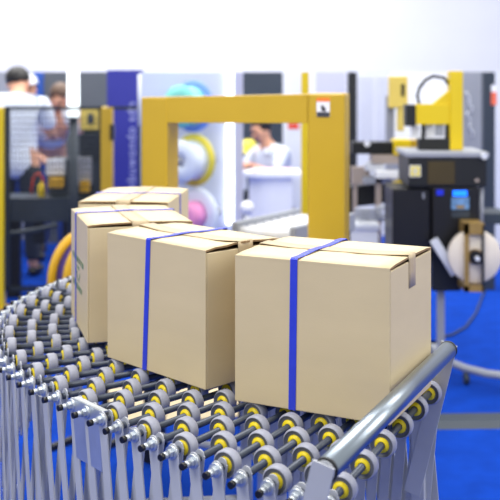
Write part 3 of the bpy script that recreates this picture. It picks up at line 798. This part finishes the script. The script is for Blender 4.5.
tb(364, 392, 177.5, 184, M['mgrey'], .0, .14, 'sub_frame')
MB().prism([(xpx(386, Yt)-tx, zpx(188, Yt)), (xpx(405, Yt)-tx, zpx(180, Yt)), (xpx(405, Yt)-tx, zpx(175, Yt)), (xpx(386, Yt)-tx, zpx(183, Yt))], -.07, -.062, M['byel']).build('yellow_strip', t)
MB().bx(xpx(376, Yt)-tx, xpx(381.5, Yt)-tx, 0, .04, 0, zpx(178, Yt), M['beige']).build('leg', t)
MB().bx(xpx(388, Yt)-tx, xpx(391.5, Yt)-tx, .1, .14, 0, zpx(178, Yt), M['beige']).build('leg', t)
MB().bx(xpx(355, Yt)-tx, xpx(359, Yt)-tx, .1, .14, 0, zpx(168, Yt), M['beige']).build('leg', t)
tr = MB(); n = 12
for k in range(n):
    x_a, x_b = 346+46*k/n, 346+46*(k+1)/n
    ya = 197-5*(k/n)**1.5+3; yb_ = 197-5*((k+1)/n)**1.5+3
    tr.bar((xpx(x_a, Yt)-tx, .2, zpx(ya, Yt)), (xpx(x_b, Yt)-tx, .2, zpx(yb_, Yt)), .125, .10, M['dark'], (0, 1, 0))
tr.build('belt_trough', t)
o = tag(MB().bx(-.10, .075, 0, .16, 0, .33, M['white']).bx(-.11, .085, -.01, .17, .33, .345, M['lgrey']).bx(.0, .03, -.004, 0, .2, .26, M['lbl_y']).build('white_bin', None, .006, loc=(xpx(364, 5.8), 5.8, 0)), 'white bin with yellow label on the floor by the beige table leg', 'bin')
o['label'] = 'white bin with yellow label under the beige transfer table'
for ob in (o,): ob.scale.z = 1.0
o.location.y = 5.75
o.data.transform(Matrix.Scale(2.1, 4, (0, 0, 1)))
# coiled hose on the bin
c = Vector((xpx(371, 5.75), 5.83, .735))
cc = [c+Vector((.075*math.cos(q*.5)+.01*math.sin(q*1.7), .06*math.sin(q*.5), .002*q)) for q in range(40)]
tag(MB().tube(cc, .010, M['mgrey'], 8).build('coiled_hose'), 'grey coiled hose on top of the white bin', 'hose')

# ------------------------------------------------------------------ labelling machine (black hood, cabinets)
Yp = 5.2; px_ = xpx(440, Yp)
t = thing('labelling_machine', 'black labelling machine with wide hood and glowing blue display', 'machine', (px_, Yp, 0))
def lb_(x0, x1, y0, y1, m, d0, d1, nm, bev=.004, par=None):
    return MB().bx(xpx(x0, Yp)-px_, xpx(x1, Yp)-px_, d0, d1, zpx(y1, Yp), zpx(y0, Yp), m).build(nm, par or t, bev)
lb_(406, 488, 152, 157, M['mgrey'], -.03, .36, 'top_plate')
hd = lb_(408, 486, 157, 186.5, M['dark'], -.02, .34, 'hood', .006)
lb_(427, 454, 161, 184, M['amber'], -.026, -.02, 'amber_window', .002, hd)
lw = lb_(408.8, 420, 165, 176.5, M['lbl_w'], -.024, -.02, 'label', 0, hd)
MB().bx(xpx(410, Yp)-px_, xpx(419, Yp)-px_, -.026, -.0239, zpx(175.5, Yp), zpx(166, Yp), M['lbl_y']).bx(xpx(413.5, Yp)-px_, xpx(415.5, Yp)-px_, -.027, -.0255, zpx(174.5, Yp), zpx(167, Yp), M['lbl_w']).bx(xpx(411, Yp)-px_, xpx(418, Yp)-px_, -.027, -.0255, zpx(171.4, Yp), zpx(170.2, Yp), M['lbl_w']).build('label_print', hd)
MB().cyl((xpx(476, Yp)-px_, -.026, zpx(180, Yp)), (xpx(476, Yp)-px_, -.02, zpx(180, Yp)), .010, M['beige']).build('lock', hd)
MB().cyl((xpx(482, Yp)-px_, -.03, zpx(155.5, Yp)), (xpx(482, Yp)-px_, -.06, zpx(155.5, Yp)), .016, M['lgrey']).build('knob', t)
lb_(393, 431.5, 189, 262, M['black'], .02, .34, 'cabinet', .006)
lb_(423, 425, 193, 199, M['mgrey'], .014, .02, 'cabinet_catch', 0)
pr = lb_(432, 479, 187.5, 256, M['black'], -.01, .34, 'printer_housing', .006)
lb_(436, 443, 189.5, 195, M['disp2'], -.014, -.01, 'dim_indicator', 0, pr)['label'] = 'dim blue indicator'
lb_(452.5, 466.5, 190.3, 195.8, M['disp'], -.016, -.01, 'display', .001, pr)['label'] = 'glowing blue display'
lb_(451, 468.5, 197, 209, M['screen'], -.014, -.01, 'screen', 0, pr)['label'] = 'small picture screen'
lb_(456, 464, 205, 208, M['gold'], -.0155, -.014, 'screen_bar', 0, pr)
lb_(451, 469, 211, 217, M['slate'], -.014, -.01, 'keypad', 0, pr)
MB().cyl((xpx(482.5, Yp)-px_, .03, zpx(187, Yp)), (xpx(482.5, Yp)-px_, .03, zpx(240, Yp)), .012, M['mgrey']).build('side_tube', t)
lb_(433, 462, 256, 292, M['dark'], .02, .28, 'drive_box', .006)
lb_(480, 512, 215, 226, M['slate'], .06, .3, 'side_arm')
for lx, ly in ((443.5, .08), (398, .3)):
    MB().bx(xpx(lx-3.5, Yp)-px_, xpx(lx+3.5, Yp)-px_, ly-.02, ly+.02, .09, zpx(262 if lx < 400 else 226 if lx > 500 else 256, Yp), M['mgrey']).build('leg', t)
fb = MB().tube([Vector((xpx(x, Yp)-px_, dy, .08)) for x, dy in ((440, .10), (450, .02), (462, -.10), (478, -.19), (500, -.24), (520, -.22))], .02, M['mgrey'], 12)
fb.bx(xpx(393, Yp)-px_, xpx(448, Yp)-px_, .27, .33, .06, .11, M['mgrey']).bx(xpx(439, Yp)-px_, xpx(448, Yp)-px_, .05, .33, .06, .11, M['mgrey'])
fb.build('foot_frame', t)
for x, dy in ((462, -.10), (506, -.24), (398, .3)):
    MB().cyl((xpx(x, Yp)-px_-.012, dy, .03), (xpx(x, Yp)-px_+.012, dy, .03), .03, M['slate'], 18).build('caster', t)
# reel bracket and arm
Yr = -.10
br = MB()
def rb_(x0, x1, y0, y1, m, d0, d1): br.bx(xpx(x0, Yp-.1)-px_, xpx(x1, Yp-.1)-px_, d0, d1, zpx(y1, Yp-.1), zpx(y0, Yp-.1), m)
rb_(462.8, 467, 222, 290, M['gold'], Yr-.05, Yr-.03); rb_(480, 482, 224, 290, M['dark'], Yr-.05, Yr-.03)
rb_(462.8, 482, 222, 233, M['gold'], Yr-.05, .02); rb_(462.8, 482, 284, 290, M['gold'], Yr-.05, .06)
br.cyl((xpx(474.5, 5.1)-px_, -.10+.05, zpx(256, 5.1)), (xpx(474.5, 5.1)-px_, -.165, zpx(256, 5.1)), .032, M['black'], 22)
br.cyl((xpx(474, 5.1)-px_, -.165, zpx(256, 5.1)), (xpx(474, 5.1)-px_, -.185, zpx(256, 5.1)), .012, M['lgrey'])
br.build('reel_bracket', t)['label'] = 'brass-coloured reel bracket'
MB().bar((xpx(433, 5.15)-px_, -.06, zpx(239, 5.15)), (xpx(455, 5.15)-px_, -.06, zpx(274, 5.15)), .045, .008, M['lgrey'], (0, 1, 0)).build('swing_arm', t, .003)['label'] = 'pale swing arm'
rcx = xpx(474.5, 5.1)
t = thing('label_roll', 'large white label roll on the brass-coloured bracket', 'roll', (rcx, 5.1, zpx(256, 5.1)))
MB().lathe([(.035,-.02), (.132,-.02), (.136,-.016), (.136,.030), (.035,.030), (.035,-.02)], mat('label_paper', (232,222,206), .7, vary=.03, scale=20), (0,0,0), (0,1,0), 44).build('paper_roll', t)
MB().lathe([(.034,-.022), (.040,-.022), (.040,.032), (.034,.032), (.034,-.022)], M['cardin'], (0,0,0), (0,1,0), 24).build('core', t)

# floor items at the right
fl = [P(x, yy, EYE*F/(yy-HY)) for x, yy in ((440, 338), (452, 336), (466, 328), (476, 314), (482, 298), (488, 284))]
tag(MB().tube([Vector((p.x, p.y, .008)) for p in fl], .007, M['slate'], 8).build('floor_cable'), 'thin grey cable curving over the blue carpet under the label roll', 'cable')
o = MB().prism([(-.09, 0), (-.05, .025), (.05, .025), (.09, 0)], -.9, .9, M['slate']).build('cable_ramp', loc=(1.55, 4.55, 0), rz=R(92))
tag(o, 'low grey cable ramp across the carpet nearest the conveyor end', 'ramp')

# ------------------------------------------------------------------ light, world, camera
w = bpy.data.worlds.new('hall'); S.world = w; w.use_nodes = True
bg = w.node_tree.nodes['Background']; bg.inputs[0].default_value = (.97, .985, 1, 1); bg.inputs[1].default_value = .62
def area(loc, size, e, tgt=None, col=(1, .985, .96), sy=None):
    l = bpy.data.lights.new('hall_and_fill_light', 'AREA'); l.energy = e; l.size = size; l.color = col
    if sy: l.shape = 'RECTANGLE'; l.size_y = sy
    o = bpy.data.objects.new('hall_and_fill_light', l); COL.objects.link(o); o.location = loc
    d = Vector(tgt)-Vector(loc) if tgt else Vector((0, 0, -1))
    o.rotation_euler = d.to_track_quat('-Z', 'Y').to_euler()
area((-.3, 2.2, 4.2), 2.2, 95, (-.1, 2.6, .9))
area((2.7, 1.5, 2.7), 1.4, 34, (.2, 2.2, 1.0))  # added fill, not a hall lamp: lifts the right faces of the boxes
area((-2.5, -.5, 3.6), 1.6, 55, (0, 2.4, 1))
area((0, 7.5, 5.0), 4, 190, sy=3)
area((-3.2, 8.6, 4.6), 2.5, 110, (-1.6, 8.4, 0))  # added fill, not a hall lamp: brightens the shaded carpet behind the fence
area((-1.5, 11.5, 5.5), 6, 420, (-1, 14, 1.5), sy=3)
area((3.5, 5.5, 4.5), 2.5, 90, (1.2, 6.5, .8))

cam = bpy.data.cameras.new('camera'); co = bpy.data.objects.new('camera', cam); COL.objects.link(co)
co.location = (0, 0, EYE); co.rotation_euler = (R(90), 0, 0)
cam.sensor_width = 36; cam.lens = 36*F/500; cam.shift_y = -(250-HY)/500
cam.dof.use_dof = True; cam.dof.focus_distance = 2.02; cam.dof.aperture_fstop = 4.7; cam.dof.aperture_blades = 0
cam.clip_start = .05; cam.clip_end = 100
S.camera = co
S.view_settings.view_transform = 'Standard'; S.view_settings.look = 'None'; S.view_settings.gamma = 1; S.view_settings.exposure = .35
S.view_settings.use_curve_mapping = False
